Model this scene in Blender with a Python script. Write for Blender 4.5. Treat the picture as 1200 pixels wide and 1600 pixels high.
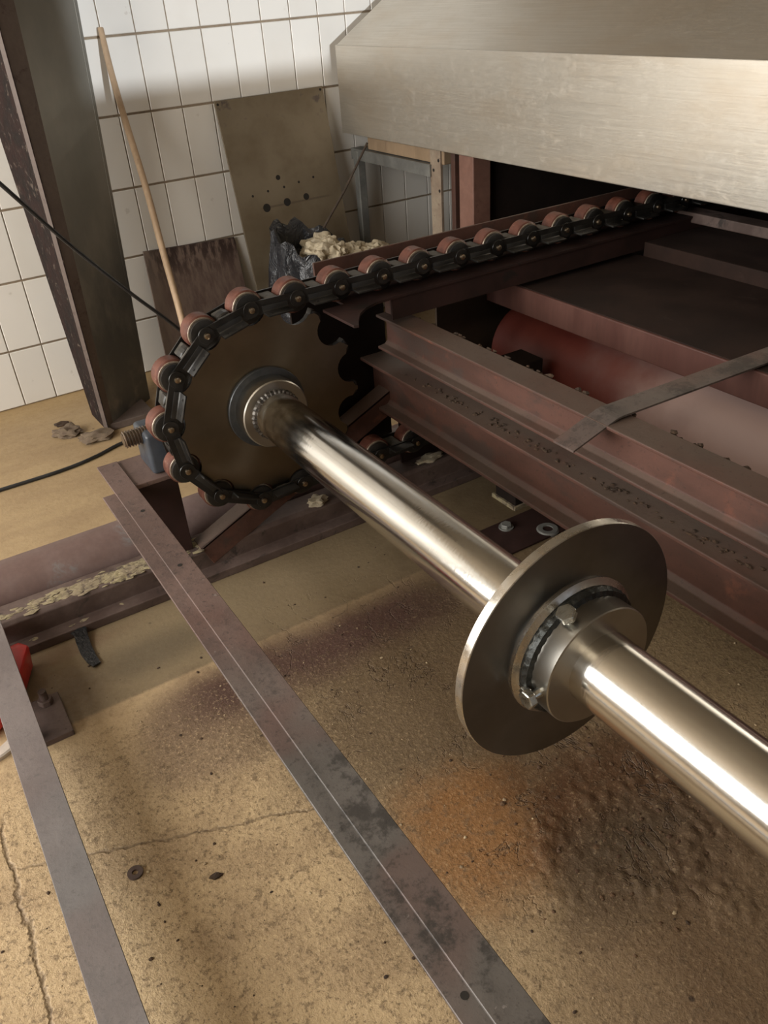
import bpy, bmesh, math, random
from mathutils import Vector, Matrix
random.seed(7)
for o in list(bpy.data.objects): bpy.data.objects.remove(o)
SC = bpy.context.scene
COL = SC.collection
PI = math.pi

# ------------------------------------------------------------------ camera
cam_d = bpy.data.cameras.new('camera'); cam = bpy.data.objects.new('camera', cam_d); COL.objects.link(cam)
cam_d.sensor_fit = 'VERTICAL'; cam_d.sensor_height = 24.0; cam_d.lens = 19.5496
cam_d.clip_start = 0.05; cam_d.clip_end = 60
cam.matrix_world = Matrix(((0.8453, 0.3330, -0.4178, -0.9962),
                           (-0.5302, 0.4271, -0.7324, -4.1182),
                           (-0.0654, 0.8407, 0.5376, 1.6330),
                           (0, 0, 0, 1)))
SC.camera = cam

# ------------------------------------------------------------------ light
w = bpy.data.worlds.new('daylight'); SC.world = w; w.use_nodes = True
w.node_tree.nodes['Background'].inputs[0].default_value = (0.75, 0.85, 1.0, 1)
w.node_tree.nodes['Background'].inputs[1].default_value = 0.6

def area(name, loc, target, sx, sy, power, color):
    d = bpy.data.lights.new(name, 'AREA'); d.shape = 'RECTANGLE'; d.size = sx; d.size_y = sy
    d.energy = power; d.color = color
    o = bpy.data.objects.new(name, d); COL.objects.link(o); o.location = loc
    o.rotation_euler = (Vector(target) - Vector(loc)).to_track_quat('-Z', 'Y').to_euler()
    return o
# daylight through the large window of the left wall; added warm overhead fill
area('window_daylight', (-3.42, -2.35, 1.9), (0, -2.35, 1.9), 3.9, 2.0, 218, (1.0, 0.965, 0.90))
area('ceiling_fill', (-1.6, -4.6, 3.05), (-1.6, -4.6, 0), 1.2, 0.3, 9, (1.0, 0.86, 0.66))
sun_d = bpy.data.lights.new('low_sun', 'SUN'); sun_d.energy = 2.0; sun_d.angle = math.radians(0.9); sun_d.color = (0.88, 0.94, 1.0)
sun = bpy.data.objects.new('low_sun', sun_d); COL.objects.link(sun)
sun.rotation_euler = Vector((0.0, 1.0, -0.02)).to_track_quat('-Z', 'Z').to_euler()
sun.location = (0.5, -9, 2)

SC.view_settings.view_transform = 'Standard'
SC.view_settings.look = 'None'
SC.view_settings.gamma = 1.0
SC.view_settings.use_curve_mapping = False
SC.view_settings.exposure = 0.15

# ------------------------------------------------------------------ material tools
class G:
    """tiny node-graph writer"""
    def __init__(s, name):
        s.m = bpy.data.materials.new(name); s.m.use_nodes = True
        s.t = s.m.node_tree; s.b = s.t.nodes['Principled BSDF']
    def n(s, typ, **kw):
        x = s.t.nodes.new(typ)
        for k, v in kw.items(): setattr(x, k, v)
        return x
    def put(s, sock, v):
        if hasattr(v, 'is_output'): s.t.links.new(v, sock)
        else: sock.default_value = v
    def math(s, op, a, b=0.0, c=0.0, clamp=False):
        x = s.n('ShaderNodeMath', operation=op, use_clamp=clamp)
        s.put(x.inputs[0], a); s.put(x.inputs[1], b)
        if op in ('MULTIPLY_ADD', 'SMOOTH_MIN', 'SMOOTH_MAX', 'WRAP', 'COMPARE'): s.put(x.inputs[2], c)
        return x.outputs[0]
    def ramp(s, v, a, b, lo=0.0, hi=1.0):
        x = s.n('ShaderNodeMapRange', interpolation_type='SMOOTHSTEP')
        s.put(x.inputs[0], v); x.inputs[1].default_value = a; x.inputs[2].default_value = b
        x.inputs[3].default_value = lo; x.inputs[4].default_value = hi
        return x.outputs[0]
    def mix(s, f, a, b):
        x = s.n('ShaderNodeMix', data_type='RGBA')
        s.put(x.inputs[0], f)
        s.put(x.inputs[6], a if hasattr(a, 'is_output') else (*a, 1)); s.put(x.inputs[7], b if hasattr(b, 'is_output') else (*b, 1))
        return x.outputs[2]
    def pos(s):
        return s.n('ShaderNodeNewGeometry').outputs['Position']
    def obj(s):
        return s.n('ShaderNodeTexCoord').outputs['Object']
    def xyz(s, v):
        x = s.n('ShaderNodeSeparateXYZ'); s.put(x.inputs[0], v); return x.outputs
    def map(s, v, sc=(1, 1, 1), loc=(0, 0, 0)):
        x = s.n('ShaderNodeMapping'); s.put(x.inputs[0], v)
        x.inputs[1].default_value = loc; x.inputs[3].default_value = sc
        return x.outputs[0]
    def noise(s, v, scale, detail=4.0, rough=0.55, dist=0.0):
        x = s.n('ShaderNodeTexNoise'); s.put(x.inputs['Vector'], v)
        x.inputs['Scale'].default_value = scale; x.inputs['Detail'].default_value = detail
        x.inputs['Roughness'].default_value = rough; x.inputs['Distortion'].default_value = dist
        return x.outputs[0]
    def voro(s, v, scale, feature='F1'):
        x = s.n('ShaderNodeTexVoronoi', feature=feature); s.put(x.inputs['Vector'], v)
        x.inputs['Scale'].default_value = scale
        return x.outputs['Distance']
    def bump(s, h, strength=0.3, dist=0.01):
        x = s.n('ShaderNodeBump'); s.put(x.inputs['Height'], h)
        x.inputs['Strength'].default_value = strength; x.inputs['Distance'].default_value = dist
        s.t.links.new(x.outputs[0], s.b.inputs['Normal'])
    def out(s, col=None, rough=None, metal=None, spec=None):
        if col is not None: s.put(s.b.inputs['Base Color'], col if hasattr(col, 'is_output') else (*col, 1))
        if rough is not None: s.put(s.b.inputs['Roughness'], rough)
        if metal is not None: s.put(s.b.inputs['Metallic'], metal)
        if spec is not None: s.put(s.b.inputs['Specular IOR Level'], spec)
        return s.m

def mottled(name, c1, c2, c3=None, scale=8.0, rough=0.6, metal=0.0, bump=0.15, amt3=0.58, fine=60.0, stretch=(1, 1, 1), coord='pos', spec=0.5):
    """two mottled tones, optional third tone in patches, fine grain"""
    g = G(name); p = g.map(g.pos() if coord == 'pos' else g.obj(), stretch)
    a = g.noise(p, scale, 6, 0.6); f = g.noise(p, fine, 3, 0.6)
    col = g.mix(g.ramp(a, 0.35, 0.65), c1, c2)
    if c3: col = g.mix(g.ramp(g.noise(p, scale * 1.7, 6, 0.7, 0.6), amt3, amt3 + 0.12), col, c3)
    col = g.mix(g.ramp(f, 0.3, 0.7, 0.0, 0.22), col, tuple(x * 0.55 for x in c1))
    g.bump(g.math('ADD', g.math('MULTIPLY', f, 0.5), a), bump, 0.004)
    r = g.ramp(a, 0.3, 0.7, rough - 0.08, rough + 0.1)
    return g.out(col, r, metal, spec)

M = {}
def mk_primer():
    g = G('red_oxide_primer'); p = g.pos(); N = g.xyz(g.n('ShaderNodeNewGeometry').outputs['Normal'])
    a = g.noise(g.map(p, (1, 0.35, 1)), 7, 5, 0.6); b = g.noise(p, 13, 5, 0.65); f = g.noise(p, 90, 3, 0.7); d = g.noise(p, 3.2, 4, 0.6)
    col = g.mix(g.ramp(a, 0.35, 0.68), (0.060, 0.028, 0.020), (0.098, 0.045, 0.033))
    col = g.mix(g.ramp(b, 0.58, 0.72, 0, 0.6), col, (0.15, 0.056, 0.035))
    col = g.mix(g.ramp(g.noise(g.map(p, (1, 0.5, 1), (3, 1, 2)), 8, 5, 0.65), 0.52, 0.66, 0, 0.75), col, (0.048, 0.033, 0.027))
    dust = g.math('MULTIPLY', g.ramp(N[2], 0.5, 0.9), g.ramp(d, 0.3, 0.6, 0.35, 0.85))
    col = g.mix(dust, col, (0.105, 0.076, 0.060))
    col = g.mix(g.ramp(f, 0.58, 0.72, 0, 0.5), col, (0.03, 0.018, 0.014))
    g.bump(g.math('ADD', f, b), 0.2, 0.003)
    return g.out(col, 0.6, 0, 0.35)
M['primer'] = mk_primer()
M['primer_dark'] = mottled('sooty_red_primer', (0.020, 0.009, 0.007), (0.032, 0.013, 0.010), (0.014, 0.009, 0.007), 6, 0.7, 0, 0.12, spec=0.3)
M['soot'] = mottled('sooty_sheet', (0.010, 0.0065, 0.005), (0.017, 0.0105, 0.008), None, 5, 0.85, 0, 0.1, spec=0.2)
M['side'] = mottled('brown_side_sheet', (0.038, 0.026, 0.018), (0.055, 0.037, 0.026), None, 4, 0.7, 0, 0.1, spec=0.2)
M['lid'] = mottled('brown_sooty_lid', (0.016, 0.0085, 0.0065), (0.028, 0.015, 0.011), (0.035, 0.022, 0.017), 4, 0.8, 0, 0.1, 0.6, spec=0.2)
M['duct'] = mottled('streaked_duct_primer', (0.075, 0.030, 0.023), (0.115, 0.052, 0.040), (0.055, 0.025, 0.02), 4, 0.6, 0, 0.1, 0.56, 60, (1, 1, 0.2), spec=0.3)
def mk_drum():
    g = G('red_drum_paint'); p = g.pos(); X, Y, Z = g.xyz(p); a = g.noise(p, 3, 5, 0.6)
    col = g.mix(g.ramp(a, 0.35, 0.65), (0.078, 0.013, 0.008), (0.12, 0.026, 0.017))
    pale_end = g.ramp(g.math('ADD', Y, g.math('MULTIPLY', g.math('SUBTRACT', a, 0.5), 0.8)), -2.2, -2.85)  # paint gets paler towards the near end
    col = g.mix(pale_end, col, (0.36, 0.25, 0.22))
    return g.out(col, 0.5, 0, 0.4)
M['primer_red'] = mk_drum()
def mk_bar(name, c1, c2, g1, g2, grime, rustc, amt, ys):
    g = G(name); p = g.pos(); X, Y, Z = g.xyz(p)
    a = g.noise(g.map(p, (1, 0.6, 1)), 5, 6, 0.65); b = g.noise(p, 9, 8, 0.75); f = g.noise(p, 70, 4, 0.7); c = g.noise(p, 2.1, 3)
    t = g.ramp(a, 0.35, 0.65)
    col = g.mix(t, c1, c2)
    grey = g.ramp(g.math('ADD', Y, g.math('MULTIPLY', g.math('SUBTRACT', c, 0.5), 1.2)), ys[0], ys[1])
    col = g.mix(grey, col, g.mix(t, g1, g2))
    col = g.mix(g.ramp(c, 0.52, 0.62, 0, 0.45), col, rustc)
    gr = g.math('MULTIPLY', g.ramp(b, 0.49, 0.60), g.math('MULTIPLY_ADD', grey, 0.65, 0.25))
    col = g.mix(g.math('MULTIPLY', gr, amt), col, grime)
    col = g.mix(g.ramp(f, 0.56, 0.68, 0, 0.55), col, grime)
    col = g.mix(g.ramp(g.noise(p, 26, 4, 0.7), 0.68, 0.74, 0, 0.7), col, (0.26, 0.23, 0.21))
    g.bump(g.math('ADD', f, b), 0.25, 0.003)
    return g.out(col, g.ramp(b, 0.3, 0.7, 0.42, 0.6), 0.1, 0.45)
M['bar_paint'] = mk_bar('brown_painted_bar', (0.115, 0.075, 0.064), (0.155, 0.103, 0.088), (0.088, 0.078, 0.070), (0.13, 0.116, 0.105), (0.030, 0.026, 0.023), (0.115, 0.060, 0.048), 0.9, (-2.5, -3.1))
M['bar_grey'] = mk_bar('grey_painted_bar', (0.135, 0.11, 0.105), (0.18, 0.15, 0.142), (0.15, 0.138, 0.134), (0.195, 0.18, 0.174), (0.10, 0.09, 0.085), (0.14, 0.108, 0.10), 0.35, (-2.5, -2.9))
M['pipe'] = mottled('weathered_pipe_paint', (0.15, 0.095, 0.083), (0.20, 0.14, 0.127), (0.19, 0.175, 0.17), 4, 0.55, 0.05, 0.12, 0.58)
M['beam_old'] = mottled('grimy_floor_beam', (0.075, 0.048, 0.040), (0.13, 0.09, 0.076), (0.035, 0.026, 0.022), 7, 0.6, 0.1, 0.3, 0.55)
M['chain'] = mottled('oiled_black_steel', (0.011, 0.010, 0.009), (0.020, 0.018, 0.016), None, 20, 0.36, 0.15, 0.02, spec=0.5)
M['pin'] = mottled('worn_pin_steel', (0.50, 0.40, 0.28), (0.34, 0.26, 0.18), None, 60, 0.3, 1.0, 0.05)
M['rust'] = mottled('rusty_roller', (0.085, 0.028, 0.018), (0.155, 0.055, 0.035), (0.28, 0.18, 0.13), 30, 0.5, 0.1, 0.3, 0.60)
M['rim'] = mottled('scuffed_roller_rim', (0.36, 0.30, 0.23), (0.16, 0.11, 0.08), None, 45, 0.4, 0.3, 0.05)
M['bright'] = mottled('bright_edge_steel', (0.62, 0.59, 0.54), (0.57, 0.54, 0.49), None, 30, 0.28, 1.0, 0.05)
M['lug'] = mottled('grey_cast_lug', (0.07, 0.065, 0.055), (0.12, 0.11, 0.095), None, 25, 0.5, 0.4, 0.1)
M['zinc'] = mottled('zinc_plated', (0.60, 0.60, 0.56), (0.5, 0.5, 0.46), None, 50, 0.3, 1.0, 0.05)
M['weld'] = mottled('weld_bead', (0.09, 0.085, 0.08), (0.20, 0.185, 0.17), None, 70, 0.35, 0.9, 0.5)
M['weld_dark'] = mottled('dark_weld_bead', (0.03, 0.032, 0.03), (0.06, 0.062, 0.06), None, 60, 0.35, 0.7, 0.5)
M['blue_steel'] = mottled('blued_flange_steel', (0.10, 0.105, 0.11), (0.075, 0.08, 0.085), None, 20, 0.4, 0.7, 0.08)
M['block'] = mottled('blue_grey_bearing_paint', (0.038, 0.044, 0.055), (0.052, 0.060, 0.072), None, 12, 0.4, 0.0, 0.06)
M['thread'] = mottled('threaded_rod_steel', (0.28, 0.22, 0.17), (0.18, 0.14, 0.11), None, 40, 0.35, 0.9, 0.1)
M['black'] = mottled('black_rubber', (0.012, 0.012, 0.013), (0.02, 0.02, 0.021), None, 12, 0.45, 0, 0.1)
M['hole'] = mottled('hole_shadow_metal', (0.012, 0.009, 0.007), (0.018, 0.014, 0.010), None, 12, 0.9, 0, 0.1)
M['red_plastic'] = mottled('red_plastic', (0.72, 0.045, 0.04), (0.66, 0.04, 0.035), None, 6, 0.35, 0, 0.02)
M['clear_plastic'] = mottled('milky_plastic', (0.5, 0.44, 0.38), (0.45, 0.40, 0.34), None, 6, 0.3, 0, 0.02)
M['fluff'] = mottled('beige_wool', (0.42, 0.35, 0.24), (0.52, 0.45, 0.33), (0.34, 0.27, 0.17), 14, 0.95, 0, 1.0, 0.55, 90)
M['timber'] = mottled('dirty_timber', (0.24, 0.165, 0.10), (0.30, 0.21, 0.13), (0.16, 0.10, 0.065), 5, 0.7, 0, 0.2, 0.6, 50, (1, 1, 0.2))
M['strip_edge'] = mottled('pale_scuffed_strip', (0.23, 0.17, 0.125), (0.31, 0.25, 0.185), (0.11, 0.055, 0.04), 9, 0.6, 0.1, 0.2, 0.55)
M['galv'] = mottled('galvanised_angle', (0.20, 0.20, 0.19), (0.26, 0.26, 0.24), None, 8, 0.5, 0.5, 0.1)
M['post'] = mottled('primed_post', (0.17, 0.085, 0.063), (0.22, 0.115, 0.085), (0.11, 0.05, 0.036), 6, 0.6, 0, 0.1)
M['handle_wood'] = mottled('broom_handle_wood', (0.42, 0.29, 0.18), (0.52, 0.37, 0.24), (0.20, 0.12, 0.08), 9, 0.6, 0, 0.1, 0.62, 80, (1, 1, 0.25))
M['clod'] = mottled('dry_clod', (0.14, 0.10, 0.07), (0.20, 0.15, 0.10), (0.08, 0.055, 0.04), 30, 0.95, 0, 0.6)
M['crumb'] = mottled('pale_crumbs', (0.28, 0.20, 0.12), (0.46, 0.36, 0.22), None, 40, 0.9, 0, 0.3)
M['crumb_dark'] = mottled('dark_crumbs', (0.035, 0.021, 0.013), (0.07, 0.04, 0.022), None, 40, 0.9, 0, 0.3)
M['crumb_rust'] = mottled('rusty_crumbs', (0.065, 0.032, 0.016), (0.13, 0.075, 0.038), None, 30, 0.9, 0, 0.3)
M['crust'] = mottled('yellow_crust', (0.30, 0.25, 0.14), (0.23, 0.18, 0.12), (0.09, 0.065, 0.05), 20, 0.95, 0, 0.8, 0.5)
M['ceiling'] = mottled('limewashed_ceiling', (0.30, 0.24, 0.17), (0.34, 0.28, 0.20), None, 2, 0.9, 0, 0.05)
M['wallpaint'] = mottled('limewashed_wall', (0.66, 0.62, 0.55), (0.72, 0.67, 0.60), None, 2, 0.8, 0, 0.05)
M['rod_brown'] = mottled('thin_rusty_rod', (0.06, 0.045, 0.035), (0.09, 0.065, 0.05), None, 20, 0.6, 0.4, 0.1)

def mk_tile():
    g = G('glazed_white_tile'); p = g.pos()
    oi = g.n('ShaderNodeObjectInfo').outputs['Random']
    a = g.noise(p, 2.2, 4, 0.6); b = g.noise(p, 16, 4, 0.6)
    col = g.mix(oi, (0.69, 0.66, 0.61), (0.75, 0.72, 0.67))
    col = g.mix(g.ramp(a, 0.45, 0.75, 0, 0.35), col, (0.62, 0.57, 0.50))
    col = g.mix(g.ramp(b, 0.66, 0.74, 0, 0.4), col, (0.45, 0.40, 0.34))
    g.bump(g.noise(p, 5, 2), 0.04, 0.01)
    return g.out(col, 0.22, 0, 0.5)
M['tile'] = mk_tile()
M['grout'] = mottled('brown_grout', (0.23, 0.175, 0.12), (0.30, 0.235, 0.165), (0.16, 0.12, 0.08), 6, 0.9, 0, 0.3)

def mk_floor():
    g = G('stained_concrete'); p = g.pos(); X, Y, Z = g.xyz(p)
    big = g.noise(p, 0.9, 5, 0.6); mid = g.noise(p, 4.5, 6, 0.65); fine = g.noise(p, 38, 5, 0.7); grit = g.noise(p, 105, 3, 0.7)
    def soft(cx, cy, rx, ry, a=1.15, b=0.55, wob=0.55):
        dx = g.math('DIVIDE', g.math('SUBTRACT', X, cx), rx); dy = g.math('DIVIDE', g.math('SUBTRACT', Y, cy), ry)
        d = g.math('SQRT', g.math('ADD', g.math('MULTIPLY', dx, dx), g.math('MULTIPLY', dy, dy)))
        d = g.math('ADD', d, g.math('MULTIPLY', g.math('SUBTRACT', mid, 0.5), wob * 2))
        return g.ramp(d, a, b)
    col = g.mix(g.ramp(big, 0.35, 0.65), (0.46, 0.335, 0.19), (0.38, 0.27, 0.15))
    col = g.mix(g.ramp(mid, 0.42, 0.66, 0, 0.6), col, (0.27, 0.185, 0.105))
    # smooth yellow paint near the wall
    far = g.ramp(Y, -1.6, -1.3)
    col = g.mix(g.math('MULTIPLY', far, 0.75), col, g.mix(g.ramp(g.noise(g.map(p, (0.5, 1.6, 1)), 3.5, 5, 0.6), 0.35, 0.65), (0.37, 0.265, 0.145), (0.29, 0.20, 0.11)))
    col = g.mix(g.math('MULTIPLY', g.ramp(Y, -0.30, -0.02), 0.5), col, (0.36, 0.235, 0.095))
    # darker tone beside the beam, ending in a sharp front edge
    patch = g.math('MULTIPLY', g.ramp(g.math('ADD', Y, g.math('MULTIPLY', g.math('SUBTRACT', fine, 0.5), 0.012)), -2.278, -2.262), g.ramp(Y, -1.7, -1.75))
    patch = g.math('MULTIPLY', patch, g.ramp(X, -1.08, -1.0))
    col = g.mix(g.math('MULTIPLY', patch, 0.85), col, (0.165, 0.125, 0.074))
    # darker brown by the machine and shaft, purple primer overspray, oil and rust
    near = g.math('MULTIPLY', g.ramp(g.math('ADD', X, g.math('MULTIPLY', g.math('SUBTRACT', mid, 0.5), 0.5)), -0.72, -0.22), g.ramp(Y, -2.05, -2.35))
    col = g.mix(g.math('MULTIPLY', near, 0.5), col, (0.135, 0.092, 0.05))
    col = g.mix(g.math('MULTIPLY', soft(-0.64, -2.5, 0.24, 0.22), 0.6), col, (0.11, 0.066, 0.048))
    col = g.mix(g.math('MULTIPLY', soft(0.0, -2.74, 0.6, 0.46), 0.8), col, (0.098, 0.064, 0.035))
    ov = g.math('MULTIPLY', g.ramp(g.math('ABSOLUTE', g.math('SUBTRACT', Y, g.math('MULTIPLY_ADD', mid, 0.16, -2.49))), 0.17, 0.02), g.math('MULTIPLY', g.ramp(X, -0.86, -0.55), g.ramp(X, 0.32, 0.1)))
    col = g.mix(g.math('MULTIPLY', ov, 0.9), col, (0.062, 0.029, 0.025))
    col = g.mix(g.math('MULTIPLY', soft(-0.27, -3.16, 0.24, 0.24, 1.15, 0.35), 0.85), col, (0.23, 0.105, 0.034))
    col = g.mix(g.math('MULTIPLY', soft(0.06, -3.28, 0.36, 0.26, 1.15, 0.45), 0.9), col, (0.075, 0.033, 0.014))
    col = g.mix(g.math('MULTIPLY', soft(-0.02, -3.42, 0.26, 0.16, 1.15, 0.4), 0.8), col, (0.060, 0.045, 0.027))
    col = g.mix(g.math('MULTIPLY', soft(0.10, -3.72, 0.50, 0.40, 1.2, 0.5), 0.75), col, (0.125, 0.076, 0.043))
    col = g.mix(g.math('MULTIPLY', soft(0.75, -2.75, 0.55, 0.7, 1.2, 0.5), 0.62), col, (0.13, 0.09, 0.046))
    col = g.mix(g.math('MULTIPLY', soft(0.95, -2.35, 0.9, 0.5, 1.2, 0.6), 0.7), col, (0.075, 0.05, 0.026))
    col = g.mix(g.math('MULTIPLY', soft(-0.66, -2.12, 0.24, 0.10, 1.2, 0.3), 0.6), col, (0.085, 0.066, 0.042))
    col = g.mix(g.math('MULTIPLY', soft(-0.93, -2.16, 0.12, 0.16, 1.2, 0.3), 0.6), col, (0.11, 0.075, 0.045))
    col = g.mix(g.math('MULTIPLY', soft(-0.92, -1.96, 0.25, 0.05, 1.2, 0.3), 0.5), col, (0.15, 0.09, 0.055))
    col = g.mix(g.math('MULTIPLY', soft(-0.98, -2.62, 0.16, 0.35), 0.25), col, (0.24, 0.18, 0.11))
    # grit
    rough_zone = g.ramp(Y, -2.2, -2.5)
    col = g.mix(g.math('MULTIPLY', g.ramp(fine, 0.52, 0.64), g.math('MULTIPLY_ADD', rough_zone, 0.5, 0.10)), col, (0.11, 0.072, 0.04))
    col = g.mix(g.math('MULTIPLY', g.ramp(grit, 0.54, 0.68), g.math('MULTIPLY_ADD', g.math('MULTIPLY', rough_zone, g.ramp(X, -0.1, -0.7, 0.35, 1.0)), 0.40, 0.04)), col, (0.62, 0.46, 0.27))
    col = g.mix(g.math('MULTIPLY', g.ramp(grit, 0.44, 0.34), g.math('MULTIPLY_ADD', rough_zone, 0.6, 0.05)), col, (0.085, 0.055, 0.03))
    sp = g.ramp(g.voro(p, 9), 0.075, 0.045)
    col = g.mix(g.math('MULTIPLY', sp, g.ramp(g.noise(p, 3.1, 2), 0.5, 0.62)), col, (0.055, 0.035, 0.022))
    # cracks
    wob = g.math('MULTIPLY', g.math('SUBTRACT', g.noise(p, 9, 4, 0.7), 0.5), 0.06)
    c1 = g.math('ABSOLUTE', g.math('ADD', g.math('ADD', X, 1.186), wob))
    c1 = g.math('MULTIPLY', g.ramp(c1, 0.008, 0.001, 0, 0.7), g.ramp(Y, -2.45, -2.55))
    l2 = g.math('MULTIPLY_ADD', X, 0.39, 3.105)          # crack running across towards the front bar
    c2 = g.math('ABSOLUTE', g.math('ADD', g.math('ADD', Y, l2), wob))
    c2 = g.math('MULTIPLY', g.ramp(c2, 0.006, 0.0005, 0, 0.6), g.math('MULTIPLY', g.ramp(X, -1.2, -1.15), g.ramp(X, -0.45, -0.55)))
    ck = g.math('MAXIMUM', c1, c2)
    vein = g.math('ABSOLUTE', g.math('SUBTRACT', g.noise(p, 6.5, 5, 0.6, 0.4), 0.5))
    ck2 = g.math('MULTIPLY', g.ramp(vein, 0.011, 0.002), g.math('MULTIPLY', g.math('MAXIMUM', soft(0.1, -3.2, 0.5, 0.4), g.math('MULTIPLY', soft(-0.15, -2.65, 0.5, 0.55), 0.6)), g.ramp(mid, 0.46, 0.56)))
    col = g.mix(g.math('MULTIPLY', g.math('MAXIMUM', ck, ck2), 0.75), col, (0.07, 0.045, 0.028))
    h = g.math('ADD', g.math('MULTIPLY', mid, 0.6), g.math('MULTIPLY', g.math('ADD', g.math('MULTIPLY', fine, 0.7), g.math('MULTIPLY', grit, 0.35)), g.math('MULTIPLY_ADD', rough_zone, 0.85, 0.12)))
    h = g.math('SUBTRACT', h, g.math('MULTIPLY', g.math('MAXIMUM', ck, ck2), 0.8))
    g.bump(h, 0.55, 0.012)
    return g.out(col, g.ramp(fine, 0.3, 0.7, 0.5, 0.75), 0, 0.35)
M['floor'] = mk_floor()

def mk_shaft():
    g = G('ground_steel_shaft'); p = g.obj(); X, Y, Z = g.xyz(p)
    ring = g.noise(g.map(p, (0.4, 1, 0.4)), 170, 3, 0.6); blot = g.noise(g.map(p, (1.5, 0.6, 1.5)), 7, 4, 0.6)
    near_hub = g.ramp(Y, -0.45, -0.12)
    col = g.mix(g.ramp(blot, 0.4, 0.7, 0, 0.5), (0.68, 0.67, 0.64), (0.55, 0.51, 0.45))
    col = g.mix(g.math('MULTIPLY', near_hub, g.ramp(g.noise(p, 14, 4), 0.4, 0.6)), col, (0.30, 0.26, 0.22))
    band = g.math('MULTIPLY', g.ramp(g.math('ABSOLUTE', g.math('ADD', Y, 0.17)), 0.02, 0.008), g.ramp(g.noise(p, 9, 3), 0.45, 0.6))
    col = g.mix(band, col, (0.22, 0.14, 0.10))
    g.bump(ring, 0.06, 0.002)
    g.b.inputs['Anisotropic'].default_value = 0.35
    tg = g.n('ShaderNodeTangent', direction_type='RADIAL', axis='Y'); g.t.links.new(tg.outputs[0], g.b.inputs['Tangent'])
    return g.out(col, g.ramp(blot, 0.3, 0.7, 0.13, 0.2), 1.0)
M['shaft'] = mk_shaft()

def mk_disc(name, c1, c2, rough, aniso):
    g = G(name); p = g.obj(); X, Y, Z = g.xyz(p)
    rad = g.math('SQRT', g.math('ADD', g.math('MULTIPLY', X, X), g.math('MULTIPLY', Z, Z)))
    cv = g.n('ShaderNodeCombineXYZ'); g.put(cv.inputs[0], rad)
    ring = g.noise(cv.outputs[0], 260, 2, 0.5); blot = g.noise(p, 6, 4, 0.6)
    col = g.mix(g.ramp(blot, 0.35, 0.65), c1, c2)
    g.bump(ring, 0.05, 0.002)
    g.b.inputs['Anisotropic'].default_value = aniso
    tg = g.n('ShaderNodeTangent', direction_type='RADIAL', axis='Y'); g.t.links.new(tg.outputs[0], g.b.inputs['Tangent'])
    return g.out(col, rough, 1.0)
M['sprocket'] = mk_disc('turned_brown_steel', (0.25, 0.21, 0.155), (0.21, 0.175, 0.125), 0.34, 0.8)
M['disc'] = mk_disc('turned_grey_steel', (0.25, 0.24, 0.23), (0.21, 0.20, 0.19), 0.32, 0.7)
M['collar'] = mk_disc('turned_collar_steel', (0.48, 0.46, 0.42), (0.42, 0.40, 0.36), 0.3, 0.5)

def mk_hood():
    g = G('brushed_stainless'); p = g.pos()
    line = g.noise(g.map(p, (30, 0.7, 30)), 5, 4, 0.6); blot = g.noise(g.map(p, (1, 0.8, 2)), 3, 4, 0.6); sm = g.noise(p, 34, 4, 0.7)
    col = g.mix(g.ramp(line, 0.3, 0.7), (0.70, 0.66, 0.59), (0.64, 0.60, 0.53))
    col = g.mix(g.ramp(blot, 0.4, 0.7, 0, 0.4), col, (0.60, 0.50, 0.38))
    r = g.math('ADD', g.ramp(line, 0.3, 0.7, 0.34, 0.42), g.ramp(sm, 0.5, 0.75, 0.0, 0.12))
    g.bump(g.math('ADD', g.math('MULTIPLY', line, 0.4), g.noise(p, 3, 2)), 0.06, 0.01)
    return g.out(col, r, 0.85)
M['hood'] = mk_hood()

def mk_plate():
    g = G('stained_leaning_plate'); p = g.pos(); X, Y, Z = g.xyz(p)
    a = g.noise(p, 3.5, 5, 0.6); b = g.noise(p, 14, 5, 0.65)
    col = g.mix(g.ramp(a, 0.35, 0.65), (0.145, 0.110, 0.068), (0.205, 0.165, 0.112))
    top = g.math('MULTIPLY', g.ramp(Z, 1.0, 1.18), g.ramp(b, 0.55, 0.68))
    col = g.mix(top, col, (0.085, 0.065, 0.06))
    crease = g.math('MULTIPLY', g.ramp(g.math('ABSOLUTE', g.math('SUBTRACT', Z, 0.715)), 0.007, 0.002), g.math('MULTIPLY', g.ramp(X, 0.70, 0.74), g.ramp(X, 1.14, 1.05)))
    col = g.mix(g.math('MULTIPLY', crease, 0.6), col, (0.09, 0.065, 0.045))
    col = g.mix(g.ramp(b, 0.5, 0.8, 0, 0.3), col, (0.12, 0.09, 0.055))
    return g.out(col, 0.5, 0.25)
M['plate'] = mk_plate()

def mk_board():
    g = G('rust_streaked_board'); p = g.pos(); X, Y, Z = g.xyz(p)
    s = g.noise(g.map(p, (9, 9, 1.1)), 4, 5, 0.65); a = g.noise(p, 5, 4)
    col = g.mix(g.ramp(s, 0.35, 0.68), (0.17, 0.12, 0.095), (0.105, 0.066, 0.055))
    col = g.mix(g.math('MULTIPLY', g.ramp(Z, 0.40, 0.57), g.ramp(s, 0.40, 0.55)), col, (0.035, 0.018, 0.014))
    col = g.mix(g.ramp(X, 0.22, 0.12, 0, 0.5), col, (0.20, 0.155, 0.125))
    return g.out(col, 0.65, 0.0)
M['board'] = mk_board()

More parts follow.
